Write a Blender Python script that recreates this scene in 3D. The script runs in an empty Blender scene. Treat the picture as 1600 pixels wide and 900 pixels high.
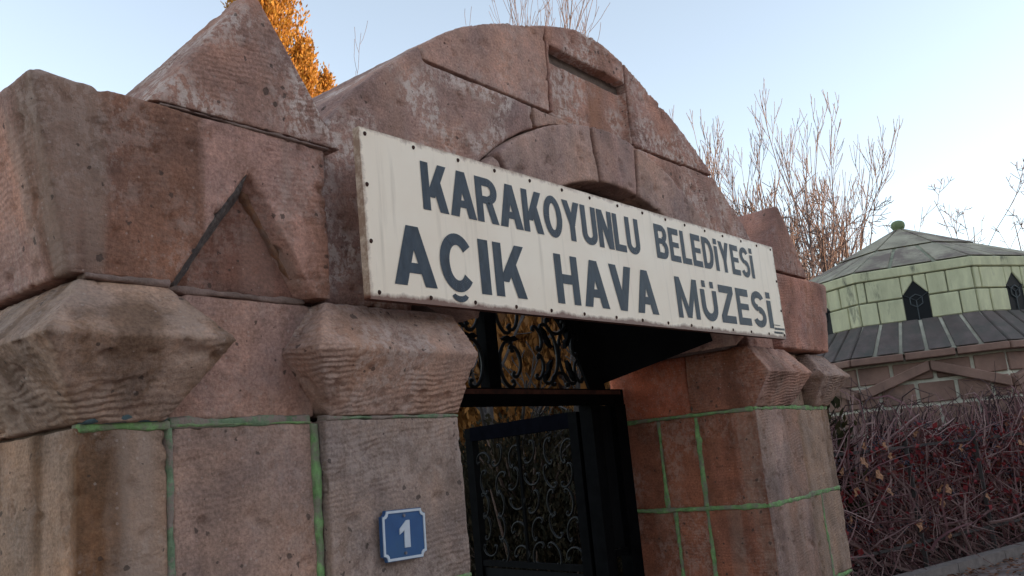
import bpy, bmesh, math, random
import numpy as np
from mathutils import Vector, Matrix, noise
random.seed(7)
S = bpy.context.scene
COL = S.collection
R_ = math.radians

# ------------------------------------------------------------------ camera
cam_d = bpy.data.cameras.new('camera'); cam = bpy.data.objects.new('camera', cam_d); COL.objects.link(cam)
cam_d.sensor_width = 36; cam_d.lens = 31.5; cam_d.clip_start = .05; cam_d.clip_end = 3000
cam.matrix_world = Matrix(((.62697, -.09391, -.77336, 0), (-.77364, -.19170, -.60393, 0),
                           (-.09154, .97695, -.19284, 1.55), (0, 0, 0, 1)))
S.camera = cam

# ------------------------------------------------------------------ sky and sun
SUN_AZ = Vector((.52, -.854, 0)).normalized()         # low sun over the street behind the camera, to its right
SUN_EL = R_(6)
W = bpy.data.worlds.new('World'); S.world = W; W.use_nodes = True
nt = W.node_tree; bg = nt.nodes['Background']
sky = nt.nodes.new('ShaderNodeTexSky'); sky.sky_type = 'NISHITA'; sky.sun_disc = False
sky.sun_elevation = SUN_EL; sky.sun_rotation = math.atan2(SUN_AZ.x, SUN_AZ.y)
sky.air_density = 1.0; sky.dust_density = .8; sky.ozone_density = 1.6; sky.altitude = 900
hs = nt.nodes.new('ShaderNodeHueSaturation'); hs.inputs['Saturation'].default_value = .55
nt.links.new(sky.outputs[0], hs.inputs['Color']); nt.links.new(hs.outputs[0], bg.inputs[0])
bg.inputs[1].default_value = .15
sd = bpy.data.lights.new('sun', 'SUN'); sd.energy = 2.6; sd.angle = R_(.6); sd.color = (1, .70, .46)
sun = bpy.data.objects.new('sun', sd); COL.objects.link(sun); sun.location = (20, 12, 9)
sv = Vector((SUN_AZ.x*math.cos(SUN_EL), SUN_AZ.y*math.cos(SUN_EL), math.sin(SUN_EL)))
sun.rotation_euler = sv.to_track_quat('Z', 'Y').to_euler()
V = S.view_settings
V.view_transform = 'Standard'; V.look = 'None'; V.gamma = 1; V.exposure = 1.98; V.use_curve_mapping = False

# ------------------------------------------------------------------ materials
MATS = {}
def newmat(name):
    m = bpy.data.materials.new(name); m.use_nodes = True
    n = m.node_tree; b = n.nodes['Principled BSDF']; MATS[name] = m
    return m, n, b
def N(n, t, **kw):
    x = n.nodes.new(t)
    for k, v in kw.items(): setattr(x, k, v)
    return x
def L(n, a, b): n.links.new(a, b)
def ramp(n, src, stops):
    r = n.nodes.new('ShaderNodeValToRGB'); e = r.color_ramp.elements
    e[0].position, e[0].color = stops[0][0], tuple(stops[0][1]) + (1,)
    e[1].position, e[1].color = stops[-1][0], tuple(stops[-1][1]) + (1,)
    for p, c in stops[1:-1]:
        q = e.new(p); q.color = tuple(c) + (1,)
    L(n, src, r.inputs[0]); return r.outputs[0]
def g(v): return (v, v, v)
def noise_tex(n, vec, scale, detail=4, rough=.6):
    t = N(n, 'ShaderNodeTexNoise'); t.inputs['Scale'].default_value = scale
    t.inputs['Detail'].default_value = detail; t.inputs['Roughness'].default_value = rough
    if vec is not None: L(n, vec, t.inputs['Vector'])
    return t.outputs[0]
def mixc(n, fac, a, b, mode='MIX'):
    m = N(n, 'ShaderNodeMix', data_type='RGBA', blend_type=mode)
    for s, v in ((0, fac), (6, a), (7, b)):
        if isinstance(v, (int, float)): m.inputs[s].default_value = v
        elif isinstance(v, tuple): m.inputs[s].default_value = v + (1,)
        else: L(n, v, m.inputs[s])
    return m.outputs[2]
def mth(n, op, a, b=None):
    m = N(n, 'ShaderNodeMath', operation=op)
    for i, v in enumerate((a, b)):
        if v is None: continue
        if isinstance(v, (int, float)): m.inputs[i].default_value = v
        else: L(n, v, m.inputs[i])
    return m.outputs[0]
def prop(n, name):
    a = N(n, 'ShaderNodeAttribute', attribute_type='OBJECT', attribute_name=name); return a
def bump(n, h, strength, dist, nrm=None):
    b = N(n, 'ShaderNodeBump'); b.inputs['Strength'].default_value = 1; b.inputs['Distance'].default_value = dist
    if isinstance(strength, (int, float)): b.inputs['Strength'].default_value = strength
    else: L(n, strength, b.inputs['Strength'])
    L(n, h, b.inputs['Height'])
    if nrm is not None: L(n, nrm, b.inputs['Normal'])
    return b.outputs[0]

def stone_material(name='andesite', key='tint'):
    m, n, b = newmat(name)
    tc = N(n, 'ShaderNodeTexCoord'); oi = N(n, 'ShaderNodeObjectInfo')
    off = N(n, 'ShaderNodeVectorMath', operation='SCALE'); off.inputs[0].default_value = (13, 7, 5)
    L(n, oi.outputs['Random'], off.inputs['Scale'])
    vec = N(n, 'ShaderNodeVectorMath', operation='ADD'); L(n, tc.outputs['Object'], vec.inputs[0]); L(n, off.outputs[0], vec.inputs[1])
    v = vec.outputs[0]
    def stretched(sx, sy, sz):
        mp = N(n, 'ShaderNodeMapping'); mp.inputs['Scale'].default_value = (sx, sy, sz); L(n, v, mp.inputs[0]); return mp.outputs[0]
    tint = prop(n, key).outputs['Color']
    big = noise_tex(n, v, 3.2, 5, .62)
    c = mixc(n, 1.0, tint, ramp(n, big, [(.30, (.66, .70, .78)), (.5, (1, 1, 1)), (.70, (1.30, 1.18, 1.06))]), 'MULTIPLY')
    patch = noise_tex(n, v, 8, 6, .7)
    c = mixc(n, 1.0, c, ramp(n, patch, [(.32, g(.74)), (.52, g(1)), (.72, (1.24, 1.20, 1.18))]), 'MULTIPLY')
    grain = noise_tex(n, v, 130, 3, .7)
    c = mixc(n, 1.0, c, ramp(n, grain, [(.3, g(.70)), (.5, g(1)), (.72, g(1.32))]), 'MULTIPLY')
    # broad vertical run-off stains
    st = noise_tex(n, stretched(5.5, 5.5, .35), 1.0, 3, .55)
    sf = mth(n, 'MULTIPLY', ramp(n, st, [(.48, g(0)), (.58, g(1))]), prop(n, 'streak').outputs['Fac'])
    c = mixc(n, sf, c, mixc(n, 1.0, c, (.46, .38, .30), 'MULTIPLY'))
    st2 = noise_tex(n, stretched(7, 7, .3), 1.3, 2, .5)
    sf2 = mth(n, 'MULTIPLY', ramp(n, st2, [(.54, g(0)), (.62, g(1))]), prop(n, 'streak').outputs['Fac'])
    c = mixc(n, mth(n, 'MULTIPLY', sf2, .55), c, (.33, .235, .185))
    # orange rust-like stains
    og = noise_tex(n, stretched(4, 4, .8), 1.4, 4, .6)
    of = mth(n, 'MULTIPLY', ramp(n, og, [(.60, g(0)), (.72, g(1))]), prop(n, 'rust').outputs['Fac'])
    c = mixc(n, of, c, (.30, .13, .06))
    # pale efflorescence in broken patches
    li = noise_tex(n, stretched(1, 1, .75), 42, 5, .75)
    lm = noise_tex(n, v, 4.2, 3, .5)
    lf = mth(n, 'MULTIPLY', ramp(n, li, [(.47, g(0)), (.55, g(1))]), ramp(n, lm, [(.44, g(0)), (.56, g(1))]))
    lf = mth(n, 'MULTIPLY', lf, prop(n, 'lichen').outputs['Fac'])
    c = mixc(n, mth(n, 'MULTIPLY', lf, .85), c, (.60, .47, .41))
    # pits
    vo = N(n, 'ShaderNodeTexVoronoi'); vo.inputs['Scale'].default_value = 38; L(n, v, vo.inputs['Vector'])
    sep = N(n, 'ShaderNodeSeparateColor'); L(n, vo.outputs['Color'], sep.inputs[0])
    pr = mth(n, 'MULTIPLY', mth(n, 'GREATER_THAN', sep.outputs[0], .66), .36)
    wob = mth(n, 'MULTIPLY', mth(n, 'SUBTRACT', noise_tex(n, v, 85, 3), .5), .75)
    pd = mth(n, 'ADD', vo.outputs['Distance'], wob)
    pit = mth(n, 'LESS_THAN', pd, mth(n, 'MULTIPLY', pr, mth(n, 'MULTIPLY', sep.outputs[1], sep.outputs[2])))
    c = mixc(n, mth(n, 'MULTIPLY', pit, .7), c, (.05, .035, .03))
    # tiny light crystals
    vo2 = N(n, 'ShaderNodeTexVoronoi'); vo2.inputs['Scale'].default_value = 70; L(n, v, vo2.inputs['Vector'])
    sep2 = N(n, 'ShaderNodeSeparateColor'); L(n, vo2.outputs['Color'], sep2.inputs[0])
    cr = mth(n, 'LESS_THAN', vo2.outputs['Distance'], mth(n, 'MULTIPLY', mth(n, 'GREATER_THAN', sep2.outputs[0], .86), .22))
    c = mixc(n, mth(n, 'MULTIPLY', cr, .3), c, (.50, .40, .35))
    L(n, c, b.inputs['Base Color'])
    b.inputs['Roughness'].default_value = .92; b.inputs['Specular IOR Level'].default_value = .25
    # relief: tool ripples, grain, pits
    wv = N(n, 'ShaderNodeTexWave', wave_type='BANDS', bands_direction='Z', wave_profile='SIN')
    wv.inputs['Scale'].default_value = 23; wv.inputs['Distortion'].default_value = 9
    wv.inputs['Detail'].default_value = 3; wv.inputs['Detail Scale'].default_value = .35; wv.inputs['Detail Roughness'].default_value = .6
    mp = N(n, 'ShaderNodeMapping'); mp.inputs['Rotation'].default_value = (0, .10, 0); L(n, v, mp.inputs[0]); L(n, mp.outputs[0], wv.inputs[0])
    msk = ramp(n, noise_tex(n, v, 5, 3), [(.42, g(.05)), (.66, g(1))])
    nb = bump(n, noise_tex(n, v, 34, 6, .75), .85, .008)
    nb = bump(n, noise_tex(n, v, 140, 3, .7), .75, .003, nb)
    nb = bump(n, mth(n, 'SUBTRACT', 1.0, pit), .8, .006, nb)
    nb = bump(n, mth(n, 'MULTIPLY', wv.outputs[1], msk), prop(n, 'ripple').outputs['Fac'], .0042, nb)
    L(n, nb, b.inputs['Normal'])
    return m
STONE = stone_material(); STONE_REVEAL_SHADED = stone_material('andesite_reveal_shaded', 'tint2')

def simple(name, col, rough=.85, var=.25, scale=12, bumpd=0, metal=0, spec=.3, col2=None, thr=(.45, .62), stretch=None):
    m, n, b = newmat(name)
    tc = N(n, 'ShaderNodeTexCoord'); v = tc.outputs['Object']
    if stretch:
        mp = N(n, 'ShaderNodeMapping'); mp.inputs['Scale'].default_value = stretch; L(n, v, mp.inputs[0]); v = mp.outputs[0]
    nz = noise_tex(n, v, scale, 5, .65)
    c = mixc(n, 1.0, col, ramp(n, nz, [(.3, g(1-var)), (.7, g(1+var))]), 'MULTIPLY')
    if col2:
        c = mixc(n, ramp(n, noise_tex(n, v, scale*.6, 6, .7), [(thr[0], g(0)), (thr[1], g(1))]), c, col2)
    L(n, c, b.inputs['Base Color']); b.inputs['Roughness'].default_value = rough
    b.inputs['Metallic'].default_value = metal; b.inputs['Specular IOR Level'].default_value = spec
    if bumpd: L(n, bump(n, noise_tex(n, v, scale*4, 4, .7), .7, bumpd), b.inputs['Normal'])
    return m
def leafy(name, cols, rough=.7, trans=.35):
    m, n, b = newmat(name)
    ge = N(n, 'ShaderNodeNewGeometry'); 
    nz = N(n, 'ShaderNodeTexNoise'); nz.inputs['Scale'].default_value = 3; L(n, ge.outputs['Position'], nz.inputs['Vector'])
    r = mth(n, 'ADD', mth(n, 'MULTIPLY', ge.outputs['Random Per Island'], .7), mth(n, 'MULTIPLY', nz.outputs[0], .35))
    c = ramp(n, r, [(i/(len(cols)-1)*.8+.1, q) for i, q in enumerate(cols)])
    L(n, c, b.inputs['Base Color']); b.inputs['Roughness'].default_value = rough; b.inputs['Specular IOR Level'].default_value = .2
    if trans:
        t = N(n, 'ShaderNodeBsdfTranslucent'); L(n, c, t.inputs[0]); mx = N(n, 'ShaderNodeMixShader'); mx.inputs[0].default_value = trans
        L(n, b.outputs[0], mx.inputs[1]); L(n, t.outputs[0], mx.inputs[2]); L(n, mx.outputs[0], n.nodes['Material Output'].inputs[0])
    return m
M_CORE = simple('old_mortar', (.15, .105, .085), .95, .3, 30, .006)
M_GREEN = simple('green_painted_mortar', (.18, .30, .115), .95, .45, 26, .008, col2=(.21, .20, .14), thr=(.46, .58))
M_GREENGREY = simple('faded_green_mortar', (.16, .215, .125), .95, .45, 22, .008, col2=(.24, .18, .15), thr=(.46, .54))
M_BLUEGREY = simple('blue_grey_mortar', (.085, .125, .135), .9, .35, 35, .007)
M_ORANGEM = simple('rust_stained_mortar', (.26, .125, .07), .95, .4, 30, .006, col2=(.22, .145, .12))
M_NICHE = simple('niche_shade_grey', (.062, .058, .060), .95, .35, 30, .008, col2=(.10, .08, .07))  # unused; dark grey meant as shade along the niche splay
M_PINKMORTAR = simple('stone_coloured_mortar', (.22, .145, .12), .95, .3, 30, .006, col2=(.15, .10, .08))
M_IRON = simple('black_iron', (.004, .004, .0045), .7, .4, 20, .0008, 0, .03)
M_IRONBLUE = simple('blue_black_iron', (.004, .0042, .0065), .9, .3, 20, .0008, 0, .0)
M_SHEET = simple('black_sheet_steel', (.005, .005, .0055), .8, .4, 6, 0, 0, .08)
M_RUST = simple('rusty_steel', (.085, .030, .018), .85, .5, 22, .001, col2=(.04, .016, .012))
M_SCREW = simple('rusted_screw', (.045, .018, .013), .9, .4, 60)
M_BLUE = simple('blue_enamel', (.022, .075, .20), .4, .18, 14, 0, 0, .5, col2=(.03, .085, .19))
M_WHITE = simple('white_enamel', (.52, .54, .58), .45, .08, 30)
M_PLATEHOLE = simple('grey_rivet', (.16, .15, .17), .6, .3, 60)

def sign_mat():
    m, n, b = newmat('cream_sign_paint')
    tc = N(n, 'ShaderNodeTexCoord'); v = tc.outputs['Object']
    nz = noise_tex(n, v, 3, 4)
    c = ramp(n, nz, [(.3, (.83, .655, .495)), (.7, (.90, .75, .595))])
    mp = N(n, 'ShaderNodeMapping'); mp.inputs['Scale'].default_value = (26, 8, 1.6); L(n, v, mp.inputs[0])
    st = ramp(n, noise_tex(n, mp.outputs[0], 1.2, 4, .6), [(.56, g(0)), (.8, g(.5))])
    c = mixc(n, st, c, (.46, .34, .24))
    sp = ramp(n, noise_tex(n, v, 55, 5, .7), [(.68, g(0)), (.74, g(1))])
    c = mixc(n, mth(n, 'MULTIPLY', sp, .5), c, (.20, .10, .06))
    # rust creeping in from the lower rim (local z = 0 at the bottom edge)
    sx = N(n, 'ShaderNodeSeparateXYZ'); L(n, v, sx.inputs[0])
    mp2 = N(n, 'ShaderNodeMapping'); mp2.inputs['Scale'].default_value = (7, 1, 5); L(n, v, mp2.inputs[0])
    h = mth(n, 'SUBTRACT', mth(n, 'MULTIPLY', noise_tex(n, mp2.outputs[0], 1, 5, .7), .05), sx.outputs[2])
    edge = mth(n, 'MINIMUM', mth(n, 'MINIMUM', sx.outputs[0], mth(n, 'SUBTRACT', 2.625, sx.outputs[0])), mth(n, 'SUBTRACT', .448, sx.outputs[2]))
    eh = mth(n, 'SUBTRACT', mth(n, 'MULTIPLY', noise_tex(n, v, 17, 5, .75), .06), edge)
    c = mixc(n, mth(n, 'MULTIPLY', ramp(n, mth(n, 'MULTIPLY', eh, 30), [(.55, g(0)), (.95, g(1))]), .75), c, (.24, .11, .06))
    rf = ramp(n, mth(n, 'ADD', mth(n, 'MULTIPLY', h, 30), .35), [(.5, g(0)), (.85, g(1))])
    c = mixc(n, rf, c, (.16, .06, .035))
    L(n, c, b.inputs['Base Color']); b.inputs['Roughness'].default_value = .45
    L(n, bump(n, noise_tex(n, v, 5, 3), .4, .004), b.inputs['Normal'])
    return m
M_SIGN = sign_mat()
M_LETTER = simple('faded_navy_paint', (.018, .029, .046), .55, .45, 9, 0, 0, .35, col2=(.045, .058, .075), thr=(.45, .75), stretch=(6, 6, 2))

# ------------------------------------------------------------------ mesh helpers
def tag(o, label=None, cat=None, group=None, kind=None):
    if label: o['label'] = label
    if cat: o['category'] = cat
    if group: o['group'] = group
    if kind: o['kind'] = kind
    return o
def empty(name, loc, label, cat, group=None):
    o = bpy.data.objects.new(name, None); COL.objects.link(o); o.location = loc; o.empty_display_size = .2
    return tag(o, label, cat, group)
def adopt(o, parent):
    if parent is not None:
        o.parent = parent
        top = parent; mats = []
        while top is not None:
            mats.append(top.matrix_basis.copy() if top.parent is None else top.matrix_parent_inverse @ top.matrix_basis); top = top.parent
        w = Matrix()
        for q in reversed(mats): w = w @ q
        o.matrix_parent_inverse = w.inverted()
class MB:
    def __init__(s): s.v = []; s.f = []
    def add(s, vs, fs):
        k = len(s.v); s.v += [tuple(p) for p in vs]; s.f += [tuple(i+k for i in q) for q in fs]
    def box(s, x0, x1, y0, y1, z0, z1):
        s.add([(x, y, z) for z in (z0, z1) for y in (y0, y1) for x in (x0, x1)],
              [(0, 2, 3, 1), (4, 5, 7, 6), (0, 1, 5, 4), (2, 6, 7, 3), (0, 4, 6, 2), (1, 3, 7, 5)])
    def bar(s, p, q, w, h):                     # rectangular bar between two points
        p, q = Vector(p), Vector(q); d = (q-p).normalized()
        up = Vector((0, 0, 1)) if abs(d.z) < .9 else Vector((1, 0, 0))
        a = d.cross(up).normalized()*w/2; c = a.cross(d).normalized()*h/2
        s.add([p-a-c, p+a-c, p+a+c, p-a+c, q-a-c, q+a-c, q+a+c, q-a+c],
              [(0, 3, 2, 1), (4, 5, 6, 7), (0, 1, 5, 4), (1, 2, 6, 5), (2, 3, 7, 6), (3, 0, 4, 7)])
    def tube(s, pts, rad, n=5, cap=True):
        pts = [Vector(p) for p in pts]; k = len(s.v)
        if not hasattr(rad, '__len__'): rad = [rad]*len(pts)
        d0 = (pts[1]-pts[0]).normalized(); a = d0.orthogonal().normalized()
        for i, p in enumerate(pts):
            d = (pts[min(i+1, len(pts)-1)]-pts[max(i-1, 0)])
            if d.length < 1e-9: d = d0
            d.normalize(); a = (a-d*a.dot(d)); a = a.normalized() if a.length > 1e-6 else d.orthogonal().normalized(); b = d.cross(a)
            for j in range(n):
                t = 2*math.pi*j/n; s.v.append(tuple(p+(a*math.cos(t)+b*math.sin(t))*rad[i]))
        for i in range(len(pts)-1):
            for j in range(n):
                s.f.append((k+i*n+j, k+i*n+(j+1) % n, k+(i+1)*n+(j+1) % n, k+(i+1)*n+j))
        if cap and n > 2:
            s.f.append(tuple(k+j for j in reversed(range(n)))); e = k+(len(pts)-1)*n; s.f.append(tuple(e+j for j in range(n)))
    def prism(s, poly, y0, y1):                 # polygon in x,z (counter-clockwise seen from -y) extruded along y
        k = len(poly)
        s.add([(x, y0, z) for x, z in poly]+[(x, y1, z) for x, z in poly],
              [tuple(range(k)), tuple(range(2*k-1, k-1, -1))]+[(i, i+k, (i+1) % k+k, (i+1) % k) for i in range(k)])
    def loft(s, rings):                         # rings of equal length, closed
        k = len(rings[0])
        s.add([p for r in rings for p in r], [tuple(reversed(range(k)))]+[tuple(range((len(rings)-1)*k, len(rings)*k))] +
              [(i*k+j, i*k+(j+1) % k, (i+1)*k+(j+1) % k, (i+1)*k+j) for i in range(len(rings)-1) for j in range(k)])
    def mesh(s, name):
        me = bpy.data.meshes.new(name); me.from_pydata(s.v, [], s.f); me.update(); return me
    def build(s, name, mat, parent=None, smooth=False):
        me = s.mesh(name); me.materials.append(mat)
        if smooth: me.polygons.foreach_set('use_smooth', [True]*len(me.polygons))
        o = bpy.data.objects.new(name, me); COL.objects.link(o); adopt(o, parent); return o
def fixn(me):
    bm = bmesh.new(); bm.from_mesh(me); bmesh.ops.recalc_face_normals(bm, faces=bm.faces); bm.to_mesh(me); bm.free()

CL = {}
for nm_, sc_ in (('soft', .22), ('mid', .07), ('fine', .022)):
    t_ = bpy.data.textures.new(nm_, 'CLOUDS'); t_.noise_scale = sc_; t_.noise_depth = 2; CL[nm_] = t_
t_ = bpy.data.textures.new('chip', 'CLOUDS'); t_.noise_scale = .055; t_.noise_depth = 3; t_.use_color_ramp = True
e_ = t_.color_ramp.elements; e_[0].position = .62; e_[0].color = (0, 0, 0, 1); e_[1].position = .74; e_[1].color = (1, 1, 1, 1); CL['chip'] = t_
def weathered(mb, name, mat, parent, voxel=.012, amp=1.0, smooth=1, cuts=(), **props):
    """solid -> worn stone: fine voxel skin, softened edges, uneven faces"""
    if voxel < .0125: voxel *= .72
    me = mb.mesh(name); fixn(me); src = bpy.data.objects.new('tmp', me); COL.objects.link(src)
    tmp = []
    for c in cuts:
        cm = c.mesh('cut'); fixn(cm); co = bpy.data.objects.new('cut', cm); COL.objects.link(co); tmp.append(co)
        b = src.modifiers.new('b', 'BOOLEAN'); b.operation = 'DIFFERENCE'; b.object = co; b.solver = 'EXACT'
    r = src.modifiers.new('r', 'REMESH'); r.mode = 'VOXEL'; r.voxel_size = voxel; r.use_smooth_shade = True
    if smooth:
        k = src.modifiers.new('s', 'SMOOTH'); k.factor = .5; k.iterations = smooth
    for nm, st in (('soft', .010), ('mid', .006), ('fine', .0035)):
        d = src.modifiers.new(nm, 'DISPLACE'); d.texture = CL[nm]; d.texture_coords = 'GLOBAL'; d.strength = st*amp; d.mid_level = .5
    if mat is STONE:
        d = src.modifiers.new('chip', 'DISPLACE'); d.texture = CL['chip']; d.texture_coords = 'GLOBAL'; d.strength = -.009*amp; d.mid_level = 0
    dg = bpy.context.evaluated_depsgraph_get(); dg.update()
    out = bpy.data.meshes.new_from_object(src.evaluated_get(dg)); out.name = name
    out.materials.clear(); out.materials.append(mat)
    for q in tmp+[src]: bpy.data.objects.remove(q)
    o = bpy.data.objects.new(name, out); COL.objects.link(o); adopt(o, parent)
    if 'tint2' in props:                                # inner faces of the passage: redder stone, darkened to paint in their shade
        out.materials.append(STONE_REVEAL_SHADED); nr = np.empty(len(out.polygons)*3, 'f'); out.polygons.foreach_get('normal', nr); nr = nr.reshape(-1, 3)
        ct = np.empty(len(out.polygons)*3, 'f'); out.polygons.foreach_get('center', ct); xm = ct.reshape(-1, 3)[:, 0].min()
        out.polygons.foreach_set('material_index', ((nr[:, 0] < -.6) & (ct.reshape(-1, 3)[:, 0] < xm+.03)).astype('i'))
    d = dict(tint=(.30, .20, .165), streak=.25, rust=.15, lichen=.15, ripple=.3); d.update(props)
    for k, v in d.items(): o[k] = tuple(min(.6, a*q) for a, q in zip(v, (1.58, 1.45, 1.35))) if k.startswith('tint') else v
    return o

# ------------------------------------------------------------------ ground
M_GROUND = simple('bare_winter_ground', (.13, .10, .08), .95, .35, 3, .01, col2=(.07, .06, .04), thr=(.5, .65))
M_PATH = simple('pinkish_paving', (.38, .30, .265), .9, .2, 7, .004)
mb = MB(); mb.add([(-900, -900, 0), (900, -900, 0), (900, 900, 0), (-900, 900, 0)], [(0, 1, 2, 3)])
tag(mb.build('ground', M_GROUND), kind='structure')
mb = MB(); mb.add([(-16, -14, .004), (5.2, -14, .004), (5.2, 1.72, .004), (-16, 1.72, .004)], [(0, 1, 2, 3)])
tag(mb.build('bounce_forecourt', M_PATH), kind='structure')  # unseen paving, added light-toned to bounce light onto the gateway

# unseen row added across the street, behind the camera: it keeps the gateway in shade while the treetops catch the last sun
M_PANE = simple('street_window', (.03, .035, .04), .2, .2, 3, 0, 0, .5); M_FRAME = simple('window_frame', (.45, .43, .40), .7, .1, 5)
M_TILE = simple('dull_tile', (.20, .09, .06), .9, .2, 4)
for bx0, bx1, lab, pc in ((-28, 26, 'long pale two storey building, unseen, added across the street to shade the gateway', (.42, .37, .31)), (28, 88, 'long pinkish two storey building, unseen, added further along the street for shade', (.42, .33, .29))):
    hb = empty('added_street_building', ((bx0+bx1)/2, -22, 0), lab, 'building')
    m = MB(); m.box(bx0, bx1, -31, -22, 0, 8.6); m.build('wall', simple('street_plaster', pc, .9, .12, 1.5), hb)
    m = MB(); m.loft([[(bx0-.4, -31.4, 8.6), (bx1+.4, -31.4, 8.6), (bx1+.4, -21.6, 8.6), (bx0-.4, -21.6, 8.6)], [(bx0+1, -27.5, 9.1), (bx1-1, -27.5, 9.1), (bx1-1, -25.5, 9.1), (bx0+1, -25.5, 9.1)]]); m.build('roof', M_TILE, hb)
    for wz in (1.0, 4.8):
        for wx in np.arange(bx0+2, bx1-1, 3.5):
            m = MB(); m.box(wx-.65, wx+.65, -21.99, -21.95, wz, wz+1.7); f_ = m.build('window', M_FRAME, hb)
            m = MB(); m.box(wx-.55, wx+.55, -21.949, -21.94, wz+.1, wz+1.6); m.build('pane', M_PANE, f_)

# ------------------------------------------------------------------ stone gateway
CX = 2.885; YF = 1.70; YB = 2.46
Z1, Z2, ZS, ZC = 1.70, 1.27, 1.99, 2.39
gate = empty('stone_gateway', (CX, 2.1, 0), 'reddish brown stone gateway with pointed merlons and an arched head over an iron gate', 'gateway')
GP = .004
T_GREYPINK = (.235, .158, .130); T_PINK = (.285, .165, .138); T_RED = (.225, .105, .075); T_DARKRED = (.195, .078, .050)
T_OLIVE = (.205, .140, .105); T_ARCH = (.300, .165, .130); T_GREY = (.205, .155, .135)
def blk(x0, x1, y0, y1, z0, z1, **k):
    m = MB(); m.box(x0+GP, x1-GP, y0, y1, z0+GP, z1-GP)
    k.setdefault('smooth', 0)
    return weathered(m, 'stone_block', STONE, gate, **k)
def mir(x): return 2*CX-x
# shafts and panels, course by course
courses = [(0, .41), (.41, .84), (.84, Z2), (Z2, Z1)]
random.seed(3)
for ci, (za, zb) in enumerate(courses):
    near = ci >= 2; vx = .011 if near else .03
    j = lambda: random.uniform(.93, 1.07)
    def tn(t): q = j(); return tuple(c*q for c in t)
    blk(.826, 1.018, 1.73, YB, za, zb, voxel=vx, tint=tn(T_OLIVE), streak=1.0, rust=.7, ripple=.2)
    blk(1.018, 1.403, 1.73, 2.1, za, zb, voxel=vx, tint=tn(T_GREYPINK), streak=.2, ripple=.25)
    blk(1.403, 1.885, YF, 2.1, za, zb, voxel=vx, tint=tn(T_GREY), streak=.25, ripple=.5, lichen=.25)
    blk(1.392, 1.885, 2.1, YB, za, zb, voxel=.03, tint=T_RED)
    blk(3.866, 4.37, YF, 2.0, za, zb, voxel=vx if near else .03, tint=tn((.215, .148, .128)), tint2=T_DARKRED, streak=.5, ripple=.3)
    ya, yb2 = (2.205, 2.0) if ci % 2 else (2.17, 2.0)
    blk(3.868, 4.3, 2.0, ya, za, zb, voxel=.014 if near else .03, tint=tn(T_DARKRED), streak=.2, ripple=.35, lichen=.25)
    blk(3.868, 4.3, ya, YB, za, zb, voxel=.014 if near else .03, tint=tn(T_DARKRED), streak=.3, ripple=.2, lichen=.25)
    if ci % 2: blk(4.37, 4.944, 1.755, YB, za, zb, voxel=.015 if near else .03, tint=tn(T_OLIVE), streak=.5, ripple=.15)
    else:
        blk(4.37, 4.66, 1.755, YB, za, zb, voxel=.015 if near else .03, tint=tn(T_OLIVE), streak=.5)
        blk(4.66, 4.944, 1.755, YB, za, zb, voxel=.015 if near else .03, tint=tn(T_OLIVE), streak=.4)
# impost band: bulging capitals and the plain stones between them
def capital(x0, x1, ya, yb, l, r, f, **k):
    prof = [(Z1+GP, .0), (Z1+.16, 1.0), (ZS-GP, .04)]
    m = MB(); m.loft([[(x0-l*q, ya-f*q, z), (x1+r*q, ya-f*q, z), (x1+r*q, yb, z), (x0-l*q, yb, z)] for z, q in prof])
    return weathered(m, 'capital', STONE, gate, **k)
capital(.826, 1.005, 1.715, YB, .115, .10, .115, voxel=.010, tint=(.235, .165, .130), streak=.75, ripple=1.0, rust=.2)
capital(1.425, 1.885, YF, 2.1, .105, .0, .095, voxel=.010, tint=(.250, .168, .138), streak=.15, ripple=1.0, lichen=.5, rust=.3)
blk(1.02, 1.415, 1.745, 2.1, Z1, ZS, voxel=.012, tint=(.235, .150, .128), streak=.4, ripple=.15)
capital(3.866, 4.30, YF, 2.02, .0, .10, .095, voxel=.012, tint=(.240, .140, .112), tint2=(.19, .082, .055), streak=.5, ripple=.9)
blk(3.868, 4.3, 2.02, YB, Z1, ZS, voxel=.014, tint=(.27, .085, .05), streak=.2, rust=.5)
blk(4.33, 4.66, 1.765, 2.2, Z1, ZS, voxel=.016, tint=T_OLIVE)
capital(4.72, 4.944, 1.745, YB, .09, .10, .11, voxel=.012, tint=(.225, .155, .128), streak=.4, ripple=.9)
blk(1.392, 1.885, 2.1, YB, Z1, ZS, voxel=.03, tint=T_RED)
# crown stones with splayed triangular niches
def crown(s, niche=True, **k):
    X = (lambda x: x) if s > 0 else mir
    m = MB(); m.loft([[(X(.800), YF+.005, ZS+GP), (X(1.452), YF+.005, ZS+GP), (X(1.452), YB, ZS+GP), (X(.800), YB, ZS+GP)],
                      [(X(.715), YF-.015, ZC), (X(1.452), YF, ZC), (X(1.452), YB, ZC), (X(.715), YB, ZC)]])
    c = MB(); ap, bl, br, zz = (1.222, 2.285), 1.005, 1.425, ZS-.03
    c.loft([[(X(bl-.02), YF-.04, zz), (X(br+.02), YF-.04, zz), (X(ap[0]), YF-.04, ap[1]+.03)],
            [(X(bl+.012), YF+.10, zz), (X(br-.045), YF+.10, zz), (X(ap[0]-.005), YF+.10, ap[1]-.05)]])
    return weathered(m, 'crown_stone', STONE, gate, cuts=(c,) if niche else (), **k)
crown(1, voxel=.010, tint=(.275, .165, .138), streak=.85, rust=.45, lichen=.25, ripple=.3)
crown(-1, False, voxel=.014, tint=(.28, .145, .115), streak=.45, rust=.3)
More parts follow.
